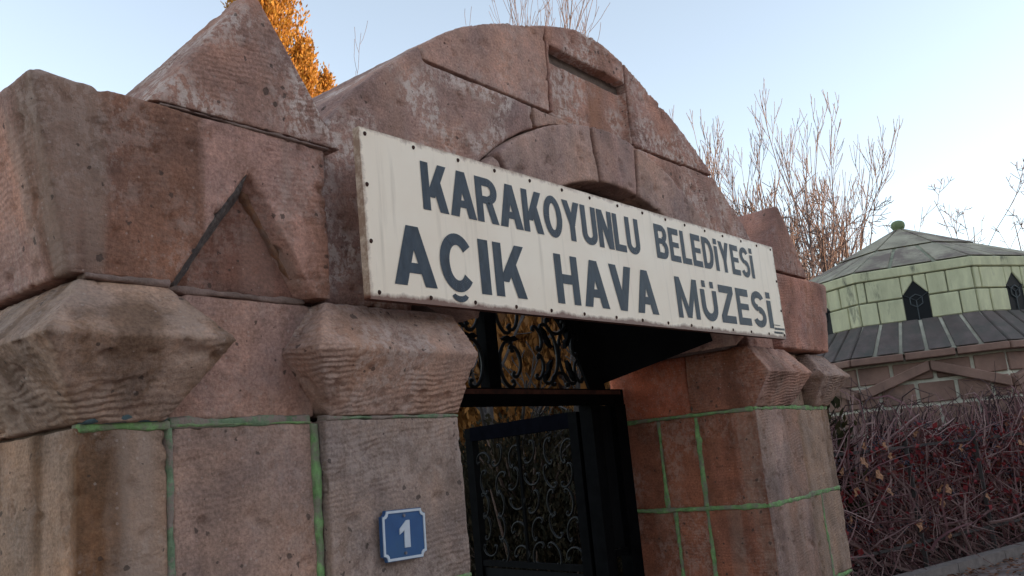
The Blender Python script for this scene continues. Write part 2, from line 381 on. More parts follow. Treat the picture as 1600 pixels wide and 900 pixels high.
def niche_panel(s, **k):
    X = (lambda x: x) if s > 0 else mir
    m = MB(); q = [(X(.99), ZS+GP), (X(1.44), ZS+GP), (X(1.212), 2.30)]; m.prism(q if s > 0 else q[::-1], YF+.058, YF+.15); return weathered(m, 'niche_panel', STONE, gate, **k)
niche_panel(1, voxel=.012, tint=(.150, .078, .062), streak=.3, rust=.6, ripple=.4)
# pyramid-headed merlons
def merlon(s, **k):
    X = (lambda x: x) if s > 0 else mir
    pts = [(.968, ZC+.006), (1.500, ZC+.006), (1.254, 2.762), (1.246, 2.762)]
    ins = [(.985, ZC+.006), (1.498, ZC+.006), (1.253, 2.750), (1.249, 2.750)]
    f = [(X(x), YF-.005, z) for x, z in ins]; m1 = [(X(x), YF+.012, z) for x, z in pts]; b = [(X(x), YF+.44 if z < 2.5 or s < 0 else YF+.09, z) for x, z in pts]
    m = MB(); m.loft([f, m1, b])
    return weathered(m, 'merlon', STONE, gate, **k)
merlon(1, voxel=.009, amp=.55, tint=(.205, .125, .105), lichen=.9, ripple=.5, streak=.1)
merlon(-1, voxel=.009, amp=.55, tint=(.235, .130, .105), lichen=.3, ripple=.2)
# arched head
AC = (CX, 1.607); RI, RO = .958, 1.178
def arc(r, a0, a1, n=10): return [(AC[0]+r*math.cos(R_(a0+(a1-a0)*i/n)), AC[1]+r*math.sin(R_(a0+(a1-a0)*i/n))) for i in range(n+1)]
top_prof = [(0, 3.215), (.10, 3.208), (.264, 3.165), (.387, 3.118), (.60, 3.033), (.81, 2.932), (.985, 2.818), (1.265, 2.610), (1.36, 2.51), (1.425, 2.44)]
def topz(x):
    d = abs(x-CX)
    for (a, za), (b, zb) in zip(top_prof, top_prof[1:]):
        if d <= b: return za+(zb-za)*(d-a)/(b-a)+(.034*math.sin(math.pi*min(1, max(0, (d-.35)/1.08))) if x < CX else 0)
    return top_prof[-1][1]
def topline(x0, x1, n=8): return [(x0+(x1-x0)*i/n, topz(x0+(x1-x0)*i/n)) for i in range(n+1)]
YA = 1.745
def astone(poly, y0=YA, y1=YB-.12, cuts=(), **k):
    a = sum(p[0]*q[1]-q[0]*p[1] for p, q in zip(poly, poly[1:]+poly[:1]))
    if a < 0: poly = poly[::-1]
    t = k['tint']; gm = sum(t)/3; k['tint'] = tuple(q*.74+gm*.24 for q in t)
    m = MB(); m.prism(poly, y0, y1); return weathered(m, 'stone_block', STONE, gate, cuts=cuts, **k)
G2 = .005
zj = 2.795
lo = arc(RO+G2, 161, 112, 12)                       # haunch left, up along the ring
astone([(1.462, ZS+GP), (1.462, topz(1.462))]+topline(1.462, 1.886)[1:]+[(1.90, zj-G2), (2.448, zj-G2), (2.448, lo[-1][1]+.005)]+lo[::-1]+[(lo[0][0], ZS+GP)],
       voxel=.011, tint=(.265, .152, .125), lichen=1.0, streak=.2, ripple=.2)
astone([(1.892, zj+.002)]+topline(1.897, 2.578)+[(2.560, zj+.002)], voxel=.012, tint=(.275, .155, .125), lichen=.35, streak=.2, ripple=.15)
slot = MB(); slot.box(2.598, 3.135, YA-.1, YA+.22, 3.032, 3.076)
rec = MB(); rec.box(2.592, 3.131, YA-.1, YA+.034, 2.70, 3.055)
astone([(2.570, zj+.006)]+topline(2.588, 3.133)+[(3.140, zj+.006)], cuts=(slot, rec), voxel=.010, tint=(.285, .140, .102), lichen=.8, streak=.3, rust=.4, smooth=2)
astone([(3.149, zj+.006)]+topline(3.141, 3.868)+[(3.868, 2.815)], voxel=.012, tint=(.285, .140, .105), lichen=.8, streak=.2, rust=.35)
ro = arc(RO+G2, 19, 82, 14)
astone([(ro[0][0], ZS+GP)]+ro+[(3.06, zj-.002), (3.20, zj-.002), (3.868, 2.805)]+topline(3.874, mir(1.462))+[(mir(1.462), ZS+GP)],
       voxel=.012, tint=(.285, .145, .108), lichen=.7, streak=.2, rust=.4)
li_ = arc(RO+G2, 110.6, 84, 8)
astone([(2.458, zj-.003), (2.458, li_[0][1]+.012)]+li_+[(3.0, zj-.003)], voxel=.010, tint=(.27, .165, .135), ripple=.1)
# voussoirs of the arch ring
va = [22.5, 50, 80.5, 96.5, 128, 157.5]
for i, (a0, a1) in enumerate(zip(va, va[1:])):
    poly = arc(RO, a0+.5, a1-.5, 8)+arc(RI, a1-.5, a0+.5, 8)
    astone(poly, y0=YA-.048, y1=YB-.05, voxel=.012, tint=[(.285, .165, .132), (.300, .180, .145), (.275, .155, .128), (.295, .178, .145), (.27, .17, .14)][i], lichen=.1, ripple=.1)
# rough core that shows only down in the joints
mb = MB()
for x0, x1 in ((.85, 1.87), (3.885, 4.92)): mb.box(x0, x1, 1.80, YB-.03, 0, ZS+.3)
poly = [(1.49, ZS)]+[(x, z-.05) for x, z in topline(1.49, mir(1.49), 24)]+[(mir(1.49), ZS)]+arc(RI+.04, 22, 158, 20)
mb.prism([p for p in poly][::-1], YA+.05, YB-.16)
o = mb.build('wall_core', M_CORE, gate); fixn(o.data)
# painted mortar joints
JR = random.Random(77)
def joint(pts, w=.016, mat=M_GREEN, proud=.0, nrm=(0, -1, 0), voxel=.005):
    """hand-pressed mortar: a strip of uneven width that wanders over the stone edges"""
    m = MB(); nv = Vector(nrm); p, q = Vector(pts[0]), Vector(pts[-1]); d = (q-p).normalized(); s_ = d.cross(nv).normalized()
    n_ = max(3, int((q-p).length/.022)); w *= .72; k0 = w*.55; o0 = 0; rings = []
    for i in range(n_+1):
        k0 += JR.gauss(0, w*.05); k0 = min(w*.75, max(w*.38, k0)); o0 = .75*o0+JR.gauss(0, .0005)
        a = k0*JR.uniform(.8, 1.2); b = k0*JR.uniform(.8, 1.2); f0 = nv*(proud*.3+JR.uniform(-.0015, .0010)); c = p.lerp(q, i/n_)+s_*o0
        rings.append([c-s_*(a+.004)-nv*.04, c+s_*(b+.004)-nv*.04, c+s_*b+f0-nv*.002, c+s_*b*.5+f0, c-s_*a*.5+f0, c-s_*a+f0-nv*.002])
    m.loft(rings)
    return weathered(m, 'mortar_joint', mat, gate, voxel=voxel, amp=1.1, smooth=1)
for z in (Z1, Z2, .84, .41):
    vx = .005 if z > 1.2 else .012
    if z == Z1:
        joint([(.835, 1.727, z-.004), (1.02, 1.727, z-.004)], .020, M_GREEN, .006)
        joint([(.835, 1.716, z+.011), (1.01, 1.716, z+.011)], .014, M_BLUEGREY, .008)
        joint([(1.02, 1.728, z), (1.385, 1.728, z)], .024, M_GREENGREY, .007)
        joint([(1.02, 1.726, z-.006), (1.385, 1.726, z-.006)], .010, M_GREEN, .006)
    else: joint([(.83, 1.727, z), (1.385, 1.727, z)], .018, M_GREEN, .004, voxel=vx)
    joint([(1.41, YF-.002, z), (1.88, YF-.002, z)], .014, M_GREENGREY if z == Z1 else M_GREEN, .004, voxel=vx)
    joint([(3.872, YF-.002, z), (4.365, YF-.002, z)], .024, M_GREEN, .004, voxel=vx)
    joint([(4.375, 1.752, z), (4.94, 1.752, z)], .024, M_GREEN, .004, voxel=vx)
    joint([(3.864, 1.71, z), (3.864, YB-.01, z)], .027, M_GREEN, .006, (-1, 0, 0), vx)
for za, zb in courses:
    vx = .005 if za > 1.2 else .012
    joint([(1.020, 1.727, za+.01), (1.019, 1.727, zb-.01)], .015, M_GREENGREY, .003, voxel=vx)
    joint([(1.395, 1.722, za+.01), (1.395, 1.722, zb-.01)], .020, M_GREEN, .006, voxel=vx)
for k, (za, zb) in enumerate(courses):
    for y in ((2.0, 2.205) if k % 2 else (2.0, 2.17)):
        joint([(3.866, y, za+.01), (3.866, y, zb-.01)], .026, M_GREEN, .006, (-1, 0, 0), .007 if za > .8 else .014)
    if k % 2 == 0: joint([(4.66, 1.753, za+.01), (4.66, 1.753, zb-.01)], .030, M_GREEN, .004, voxel=.007 if za > .8 else .014)
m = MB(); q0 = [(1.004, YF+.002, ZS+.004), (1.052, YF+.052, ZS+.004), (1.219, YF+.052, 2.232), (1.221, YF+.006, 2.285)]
m.loft([q0, [(x, y+.03, z) for x, y, z in q0]]); weathered(m, 'niche_splay_shade', STONE, gate, voxel=.008, amp=.8, tint=(.062, .055, .055), streak=.1, rust=0, lichen=.1, ripple=.6)  # dark tint paints in the shade on the niche's left splay
joint([(1.392, YF+.046, ZS+.008), (1.232, YF+.046, 2.245)], .016, M_ORANGEM, .010)
joint([(.83, 1.700, ZS), (1.01, 1.700, ZS)], .016, M_PINKMORTAR, .004)
joint([(1.02, 1.742, ZS), (1.40, 1.742, ZS)], .014, M_PINKMORTAR, .006)
joint([(.99, YF-.006, ZC), (1.46, YF-.006, ZC)], .012, M_PINKMORTAR, .008)

# ------------------------------------------------------------------ iron gate in the arch
YG = 2.40
ig = empty('iron_gate', (CX, YG, 0), 'black wrought iron gate with scrolls standing ajar inside the stone arch', 'gate')
M_SCROLL = simple('worn_black_iron', (.006, .006, .0065), .55, .3, 20, .0006, 0, .18)
def cscroll(n=46, a=3.0, b=52.0):
    th, p, pts = 0., [0., 0.], []
    for i in range(n+1):
        s_ = i/n; pts.append(tuple(p)); k = a+b*abs(2*s_-1)**5
        th += k/n; p[0] += math.cos(th)/n; p[1] += math.sin(th)/n
    A = np.array(pts); A -= A.mean(0)
    # lie the chord along z
    d = A[-1]-A[0]; t = math.atan2(d[1], d[0]); c_, s_ = math.cos(math.pi/2-t), math.sin(math.pi/2-t)
    A = A@np.array([[c_, s_], [-s_, c_]]); A -= (A.max(0)+A.min(0))/2; return A/(np.ptp(A[:, 1]))
CS = cscroll()
def scroll(frame, u, w, h, rot=0, flip=1, r=.008, parent=ig):
    """frame(u, w) -> world point in the plane of the grille"""
    c_, s_ = math.cos(R_(rot)), math.sin(R_(rot)); pts = []
    for x, z in CS:
        x *= flip*h; z *= h; pts.append(frame(u+x*c_-z*s_, w+x*s_+z*c_))
    m = MB(); m.tube(pts, r, 5); return m.build('scroll', M_SCROLL, parent, True)
plane = lambda x, z: Vector((x, YG, z))
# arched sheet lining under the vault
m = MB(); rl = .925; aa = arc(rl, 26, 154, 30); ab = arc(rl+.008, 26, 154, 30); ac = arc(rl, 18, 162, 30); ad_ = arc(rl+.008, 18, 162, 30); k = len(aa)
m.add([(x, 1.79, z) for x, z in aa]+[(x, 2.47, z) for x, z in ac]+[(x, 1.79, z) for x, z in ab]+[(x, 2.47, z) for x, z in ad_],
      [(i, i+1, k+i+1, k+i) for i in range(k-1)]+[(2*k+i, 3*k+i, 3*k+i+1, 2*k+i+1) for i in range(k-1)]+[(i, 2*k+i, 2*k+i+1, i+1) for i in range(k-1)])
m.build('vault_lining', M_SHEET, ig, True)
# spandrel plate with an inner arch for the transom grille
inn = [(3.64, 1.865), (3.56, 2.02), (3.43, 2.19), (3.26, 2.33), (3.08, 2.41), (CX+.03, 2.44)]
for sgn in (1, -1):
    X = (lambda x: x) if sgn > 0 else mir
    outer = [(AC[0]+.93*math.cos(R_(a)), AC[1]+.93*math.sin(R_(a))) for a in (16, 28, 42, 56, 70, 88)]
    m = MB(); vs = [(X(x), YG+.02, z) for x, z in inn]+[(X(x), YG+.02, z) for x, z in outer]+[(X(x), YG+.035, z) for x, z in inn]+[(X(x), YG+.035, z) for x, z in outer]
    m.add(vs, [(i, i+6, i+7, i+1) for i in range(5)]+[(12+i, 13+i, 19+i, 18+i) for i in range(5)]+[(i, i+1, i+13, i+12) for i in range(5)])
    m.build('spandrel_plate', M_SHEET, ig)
m = MB(); m.box(1.92, 3.85, YG-.03, YG+.03, 1.795, 1.868); m.build('transom_bar', M_IRON, ig)
m = MB(); m.box(1.95, 3.82, YG-.034, YG-.031, 1.842, 1.862); m.build('rusty_strip', M_RUST, ig)
m = MB(); m.box(CX-.045, CX+.03, YG-.02, YG+.03, 1.87, 2.53); m.build('mullion', M_IRON, ig)
for sx in (1, -1):
    X = (lambda x: x) if sx > 0 else mir
    def fr(x, z, X=X): return Vector((X(x), YG, z))
    for u, w, h, r_, f in ((2.985, 1.975, .20, 0, -1), (3.055, 1.985, .13, 180, -1), (2.985, 2.21, .20, 180, 1), (3.055, 2.20, .15, 0, 1),
                           (3.305, 2.03, .27, 0, 1), (3.435, 2.03, .27, 0, -1), (3.37, 2.16, .15, 90, -1), (3.37, 1.915, .13, -90, -1),
                           (3.225, 2.10, .11, 15, 1), (3.225, 1.965, .11, -15, 1), (3.51, 2.08, .10, -15, -1), (3.515, 1.95, .10, 15, -1)):
        scroll(fr, u, w, h, r_, f, .0085)
    for u, w, a in ((3.02, 2.085, 0), (3.285, 1.955, 62), (3.455, 1.955, -62), (3.285, 2.105, -58), (3.455, 2.105, 58)):
        m = MB(); c_, s_ = math.cos(R_(a)), math.sin(R_(a)); q = []
        for x, z in ((-.055, 0), (-.025, .014), (0, .007), (.025, .014), (.055, 0), (.025, -.011), (0, -.007), (-.025, -.011)): q.append((X(u+x*c_-z*s_), w+x*s_+z*c_))
        m.prism(q, YG-.010, YG+.010); o = m.build('leaf_collar', M_IRON, ig); fixn(o.data)
    # hinge post and fixed side panel
    for x0, x1, y0, y1 in ((3.545, 3.615, YG-.035, YG+.035), (3.640, 3.660, YG-.01, YG+.01), (3.765, 3.858, YG-.03, YG+.03)):
        m = MB(); m.box(min(X(x0), X(x1)), max(X(x0), X(x1)), y0, y1, .0, 1.794); m.build('post', M_IRON, ig)
    for w in np.arange(.15, 1.0, .125): scroll(fr, 3.712, float(w), .115, 0, 1 if int(w*8) % 2 else -1, .006)
    for z in (.08, 1.10):
        m = MB(); m.box(min(X(3.66), X(3.765)), max(X(3.66), X(3.765)), YG-.012, YG+.012, z-.015, z+.015); m.build('rail', M_IRON, ig)
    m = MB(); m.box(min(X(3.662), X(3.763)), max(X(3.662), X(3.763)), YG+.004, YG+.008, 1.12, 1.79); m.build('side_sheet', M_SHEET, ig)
    # leaf, swung inwards
    A = Vector((X(3.56), YG+.05, 0)); B = Vector((X(3.83 if sx > 0 else 3.70), 3.40, 0)); d = (B-A); Lw = d.length; d.normalize()
    def lf(u, z, A=A, d=d): return A+d*u+Vector((0, 0, z))
    def lbar(n_, u0, z0, u1, z1, w=.035, h=.05, mat=M_IRON):
        m = MB(); m.bar(lf(u0, z0), lf(u1, z1), w, h); return m.build(n_, mat, ig)
    lbar('leaf_stile', .03, .06, .03, 1.77, .05, .05); lbar('leaf_stile', Lw-.03, .06, Lw-.03, 1.77, .05, .05)
    lbar('leaf_stile', Lw*.52, 1.06, Lw*.52, 1.70, .014, .014)
    lbar('top_rail', .05, 1.735, Lw-.05, 1.735, .045, .075, M_IRONBLUE)
    lbar('lock_rail', .05, 1.045, Lw-.05, 1.045, .025, .03); lbar('bottom_rail', .05, .085, Lw-.05, .085, .03, .05)
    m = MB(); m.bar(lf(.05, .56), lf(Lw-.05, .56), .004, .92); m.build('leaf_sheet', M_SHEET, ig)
    rr = random.Random(5)
    for uu in (.13, .28, .43, .58, .73, .87):
        for zz in (1.11, 1.23, 1.35, 1.47, 1.60):
            scroll(lf, uu*Lw+rr.uniform(-.01, .01), zz, .128, rr.choice((0, 35, 90, -35)), rr.choice((1, -1)), .006)

# ------------------------------------------------------------------ name board
sb = empty('sign_board', (1.485, 1.60, 1.980), 'long cream sign board with dark blue capital letters across the arch', 'sign')
sb.rotation_euler = (0, -R_(.69), 0)
SW, SH = 2.625, .448
def local(o, parent): o.parent = parent; return o
def lbuild(mb_, name, mat, parent, smooth=False):
    me = mb_.mesh(name); me.materials.append(mat)
    if smooth: me.polygons.foreach_set('use_smooth', [True]*len(me.polygons))
    o = bpy.data.objects.new(name, me); COL.objects.link(o); o.parent = parent; fixn(me); return o
m = MB(); m.box(0, SW, 0, .004, 0, SH); lbuild(m, 'panel', M_SIGN, sb)
for nm, b_ in (('top_rim', (0, SW, .004, .024, SH-.004, SH)), ('bottom_rim', (0, SW, .004, .024, 0, .004)), ('side_rim', (0, .004, .0042, .024, .0042, SH-.0042)), ('side_rim', (SW-.004, SW, .0042, .024, .0042, SH-.0042))):
    m = MB(); m.box(*b_); lbuild(m, nm, M_RUST if nm == 'bottom_rim' else M_SIGN, sb)
for x in (.35, 2.3):
    m = MB(); m.box(x-.02, x+.02, .024, .16, SH*.45-.02, SH*.45+.02); lbuild(m, 'bracket', M_RUST, sb)
random.seed(11)
scr = [(x+random.uniform(-.01, .01), SH-.016) for x in np.linspace(.02, SW-.02, 16)]+[(x+random.uniform(-.01, .01), .018) for x in np.linspace(.02, SW-.02, 15)]+[(.014, SH*.33), (.014, SH*.66), (SW-.014, SH*.3), (SW-.014, SH*.62)]
for x, z in scr:
    m = MB(); r = .0055; q = [(x+r*math.cos(t*math.pi/4), z+r*math.sin(t*math.pi/4)*1.25) for t in range(8)]
    m.loft([[(a, .001, b) for a, b in q], [(x+(a-x)*.7, -.0035, z+(b-z)*.7) for a, b in q]]); lbuild(m, 'screw', M_SCREW, sb)

def glyph(ch, w, t):
    """strokes of a heavy grotesque capital, height 1, width w, stem t -> list of polygons"""
    P = []; h = t*.86
    def rect(x0, z0, x1, z1): P.append([(x0, z0), (x1, z0), (x1, z1), (x0, z1)])
    def sl(x0, z0, x1, z1, a): P.append([(x0, z0), (x0+a, z0), (x1+a, z1), (x1, z1)])
    def band(cx, cz, rx, rz, a0, a1, tx, tz, n=18):
        o_, i_ = [], []
        for k_ in range(n+1):
            a = R_(a0+(a1-a0)*k_/n); o_.append((cx+rx*math.cos(a), cz+rz*math.sin(a))); i_.append((cx+(rx-tx)*math.cos(a), cz+(rz-tz)*math.sin(a)))
        for k_ in range(n): P.append([o_[k_], o_[k_+1], i_[k_+1], i_[k_]])
    c = ch
    if c in 'IİÇÜ': c = {'I': 'I', 'İ': 'I', 'Ç': 'C', 'Ü': 'U'}[c]
    hh = .80 if ch in 'İÜ' else 1.0
    if c == 'I': rect(0, 0, t, hh)
    elif c == 'K': rect(0, 0, t, 1); sl(t*.5, .28, w-t*1.16, 1, t*1.16); sl(w-t*1.22, 0, t*.5+(w-t*1.66)*.47, .62, t*1.2)
    elif c in 'A': a = t*1.08; sl(0, 0, w/2-a*.55, 1, a*1.1); sl(w-a, 0, w/2-a*.55, 1, a*1.1); rect(w*.22, .21, w*.78, .21+h*.85)
    elif c == 'V': a = t*1.08; sl(w/2-a*.55, 0, 0, 1, a*1.1); sl(w/2-a*.55, 0, w-a, 1, a*1.1)
    elif c in 'RB':
        rect(0, 0, t, 1); x = w*.55
        if c == 'R':
            rect(t*.9, 1-h, x, 1); rect(t*.9, .42, x, .42+h*.9); band(x, .71, w-x, .29, -90, 90, t*1.0, h)
            sl(w-t*1.12, 0, w*.42, .46, t*1.1)
        else:
            rect(t*.9, 1-h, x, 1); rect(t*.9, .44, x, .44+h*.85); rect(t*.9, 0, x, h)
            band(x, .735, (w-x)*.93, .265, -90, 90, t, h*.95); band(x, .29, w-x, .29, -90, 90, t, h*.95)
    elif c == 'O': band(w/2, .5, w/2, .515, 0, 360, t, h, 36)
    elif c == 'C': band(w/2, .5, w/2, .515, 38, 322, t, h, 30)
    elif c == 'Y': rect(w/2-t/2, 0, w/2+t/2, .45); sl(w/2-t*.5, .40, 0, 1, t*1.12); sl(w/2-t*.6, .40, w-t*1.12, 1, t*1.12)
    elif c == 'U': r = w/2; rect(0, r*.85, t, hh); rect(w-t, r*.85, w, hh); band(w/2, r*.86, r, r*.875, 180, 360, t, h)
    elif c == 'N': rect(0, 0, t, 1); rect(w-t, 0, w, 1); sl(w-t*1.15, 0, 0, 1, t*1.15)
    elif c == 'L': rect(0, 0, t, 1); rect(t*.9, 0, w, h)
    elif c == 'E': rect(0, 0, t, 1); rect(t*.9, 0, w, h); rect(t*.9, 1-h, w*.97, 1); rect(t*.9, .5-h*.38, w*.92, .5+h*.45)
    elif c == 'D': x = w*.42; rect(0, 0, t, 1); rect(t*.9, 0, x, h); rect(t*.9, 1-h, x, 1); band(x, .5, w-x, .5, -90, 90, t, h)
    elif c == 'H': rect(0, 0, t, 1); rect(w-t, 0, w, 1); rect(t*.9, .5-h*.45, w-t*.9, .5+h*.5)
    elif c == 'M': rect(0, 0, t*.95, 1); rect(w-t*.95, 0, w, 1); sl(w/2-t*.42, .02, t*.02, 1, t*.95); sl(w/2-t*.5, .02, w-t*.97, 1, t*.95)
    elif c == 'Z': rect(0, 0, w, h); rect(0, 1-h, w*.98, 1); sl(0, h*.9, w*.98-t*1.3, 1-h*.9, t*1.3)
    elif c == 'S': band(w/2, .725, w/2*.97, .29, 22, 262, t*.96, h*.95, 22); band(w/2, .285, w/2, .30, 88, -158, t*.96, h*.95, 22); sl(w*.5, .43, w*.36, .575, w*.14)
    if ch == 'İ': rect(0, .86, t, 1.04)
    if ch == 'Ü': rect(w*.14, .86, w*.14+t*.8, 1.03); rect(w*.86-t*.8, .86, w*.86, 1.03)
    if ch == 'Ç': band(w/2, -.02, w*.26, .17, 205, 335, w*.10, .105, 8)
    return P
WID = dict(K=.80, A=.84, R=.76, O=.78, Y=.78, U=.72, N=.74, L=.60, B=.74, E=.64, D=.74, I=.24, İ=.24, S=.72, Ç=.78, H=.74, V=.82, M=.90, Ü=.72, Z=.70)
def word(txt, u0, u1, base, h, tight, t):
    raw = sum(WID[c] for c in txt)+tight*(len(txt)-1); k = (u1-u0)/(raw*h)
    x = u0
    for c in txt:
        w = WID[c]*k; m = MB()
        for i, q in enumerate(glyph(c, w, t if c not in 'Iİ' else WID[c]*k)):
            y = -.0012-.00006*(i % 9); n0 = len(m.v)
            m.v += [(x+a*h, y, base+b*h) for a, b in q]; 
            ar = sum(p[0]*r[1]-r[0]*p[1] for p, r in zip(q, q[1:]+q[:1])); idx = list(range(n0, n0+len(q)))
            m.f.append(tuple(idx if ar > 0 else idx[::-1]))
        me = m.mesh('letter'); me.materials.append(M_LETTER); o = bpy.data.objects.new('letter', me); COL.objects.link(o); o.parent = sb
        x += (WID[c]*k+tight*k)*h
word('KARAKOYUNLU', .214, 1.355, .262, .137, .055, .215)
word('BELEDİYESİ', 1.474, 2.367, .268, .135, .10, .215)
word('AÇIK', .085, .637, .045, .162, .12, .235)
word('HAVA', .793, 1.427, .045, .162, .14, .235)
word('MÜZESİ', 1.585, 2.499, .045, .162, .13, .235)
m = MB(); random.seed(4)
for z, n_ in ((.060, 7), (.040, 10), (.022, 9)):
    x = 2.492
    for i in range(n_):
        w = random.uniform(.006, .012); hgt = .010 if z != .060 else .004
        if random.random() < .88: m.add([(x, -.0012, z), (x+w, -.0012, z), (x+w, -.0012, z+hgt), (x, -.0012, z+hgt)], [(0, 1, 2, 3)])
        x += w+.003
me = m.mesh('small_print'); me.materials.append(M_LETTER); o = bpy.data.objects.new('small_print', me); COL.objects.link(o); o.parent = sb

# ------------------------------------------------------------------ house number plate
np_ = empty('number_plate', (1.621, YF-.022, 1.405), 'small blue enamel plate with a white number 1 on the stone pier', 'number plate')
np_.rotation_euler = (0, R_(1.2), 0)
def notched(w, h, c):
    pts = []
    for sx, sz, st in ((1, 1, 0), (-1, 1, 90), (-1, -1, 180), (1, -1, 270)):
        cx, cz = sx*w/2, sz*h/2; arc_ = [(cx-c*math.cos(R_(a))*sx, cz-c*math.sin(R_(a))*sz) for a in (0, 30, 60, 90)]
        if sx*sz > 0: arc_ = arc_[::-1]
        pts += arc_
    return pts
out = notched(.150, .123, .014); inn_ = notched(.150-.014, .123-.014, .015)
m = MB(); m.prism(out[::-1], 0, .010); lbuild(m, 'plate', M_BLUE, np_)
b1, b2 = notched(.1465, .1195, .0135), notched(.1345, .1075, .0125)
m = MB(); k = len(b1); m.add([(x, -.0025, z) for x, z in b1]+[(x, -.0025, z) for x, z in b2]+[(x, .001, z) for x, z in b1]+[(x, .001, z) for x, z in b2],
      [(i, (i+1) % k, k+(i+1) % k, k+i) for i in range(k)]+[(i, 2*k+i, 2*k+(i+1) % k, (i+1) % k) for i in range(k)]+[(k+i, k+(i+1) % k, 3*k+(i+1) % k, 3*k+i) for i in range(k)])
lbuild(m, 'border', M_WHITE, np_)
m = MB(); m.prism([(-.002, -.032), (.017, -.032), (.017, .034), (.006, .034), (-.018, .014), (-.018, .001), (-.002, .010)], -.003, .001); lbuild(m, 'numeral', M_WHITE, np_)
for z in (.046, -.045):
    m = MB(); q = [(.004*math.cos(t*math.pi/4), z+.004*math.sin(t*math.pi/4)) for t in range(8)]; m.prism(q, -.0035, .001); lbuild(m, 'rivet', M_PLATEHOLE, np_)

# ------------------------------------------------------------------ octagonal tomb behind the hedge
TP = Vector((.9705, .2410, 0))*17.0
tw = empty('octagonal_tomb', TP, 'octagonal stone tomb with pale green upper drum, pointed roof and ball finial', 'tomb')
face0 = math.atan2(-TP.y, -TP.x)+R_(2)
M_TGREEN = simple('pale_green_wash', (.58, .56, .36), .9, .2, 2.2, .004, col2=(.14, .14, .11), thr=(.58, .70), stretch=(2.2, 2.2, .7))
M_TSKIRT = simple('dark_slab_stone', (.125, .098, .090), .95, .3, 3, .005, col2=(.09, .085, .075))
M_TWALL = simple('red_block_stone', (.26, .155, .12), .95, .35, 1.7, .005, col2=(.13, .09, .075), thr=(.52, .7))
M_TROOF = simple('mossy_roof_stone', (.33, .295, .22), .95, .3, 2.0, .005, col2=(.19, .15, .125), thr=(.47, .6))
M_TMORT = simple('cream_mortar', (.55, .51, .41), .95, .2, 8, .003)
M_TMORTD = simple('weathered_mortar', (.25, .25, .18), .95, .3, 8, .003)
M_DARK = simple('dark_window_pane', (.010, .011, .013), .5, .2, 4, 0, 0, .15)
M_GRILLE = simple('grey_window_grille', (.07, .08, .085), .6, .2, 10)
def fpt(k, u, a, z):          # u along the face, a apothem
    t = face0+k*math.pi/4; nx, ny = math.cos(t), math.sin(t)
    return (TP.x+nx*a-ny*u, TP.y+ny*a+nx*u, z)
T8 = math.tan(math.pi/8)
def octcore(name, rings, mat):
    m = MB(); m.loft([[fpt(k, -T8*a, a, z) for k in range(8)] for a, z in rings]); o = m.build(name, mat, tw); fixn(o.data); return o
def slab(k, q, depth, mat, name='stone_block'):
    """q: four (u, a, z) corners of the outer face"""
    m = MB(); o_ = [fpt(k, *c) for c in q]; i_ = [fpt(k, c[0], c[1]-depth, c[2]) for c in q]; n_ = len(q)
    m.add(o_+i_, [tuple(range(n_)), tuple(range(2*n_-1, n_-1, -1))]+[(i, i+n_, (i+1) % n_+n_, (i+1) % n_) for i in range(n_)])
    me = m.mesh(name); fixn(me)
    bm = bmesh.new(); bm.from_mesh(me); bmesh.ops.bevel(bm, geom=bm.edges[:], offset=.012, segments=1, affect='EDGES'); bm.to_mesh(me); bm.free()
    me.materials.append(mat); o = bpy.data.objects.new(name, me); COL.objects.link(o); adopt(o, tw); return o
zd0, zd1 = 3.15, 3.97; ad = 2.02; al = 2.46; zl = 2.52
octcore('drum_core', [(ad-.035, zd0-.1), (ad-.035, zd1)], M_TMORTD)
octcore('skirt_core', [(al+.06, zl+.10), (ad-.05, zd0+.02)], M_TMORT)
octcore('body_core', [(al-.03, 0), (al-.03, zl+.06)], M_TMORT)
octcore('roof_core', [(ad+.0, zd1+.04), (.05, zd1+1.0)], M_TMORTD)
rg = random.Random(21); gj = .025
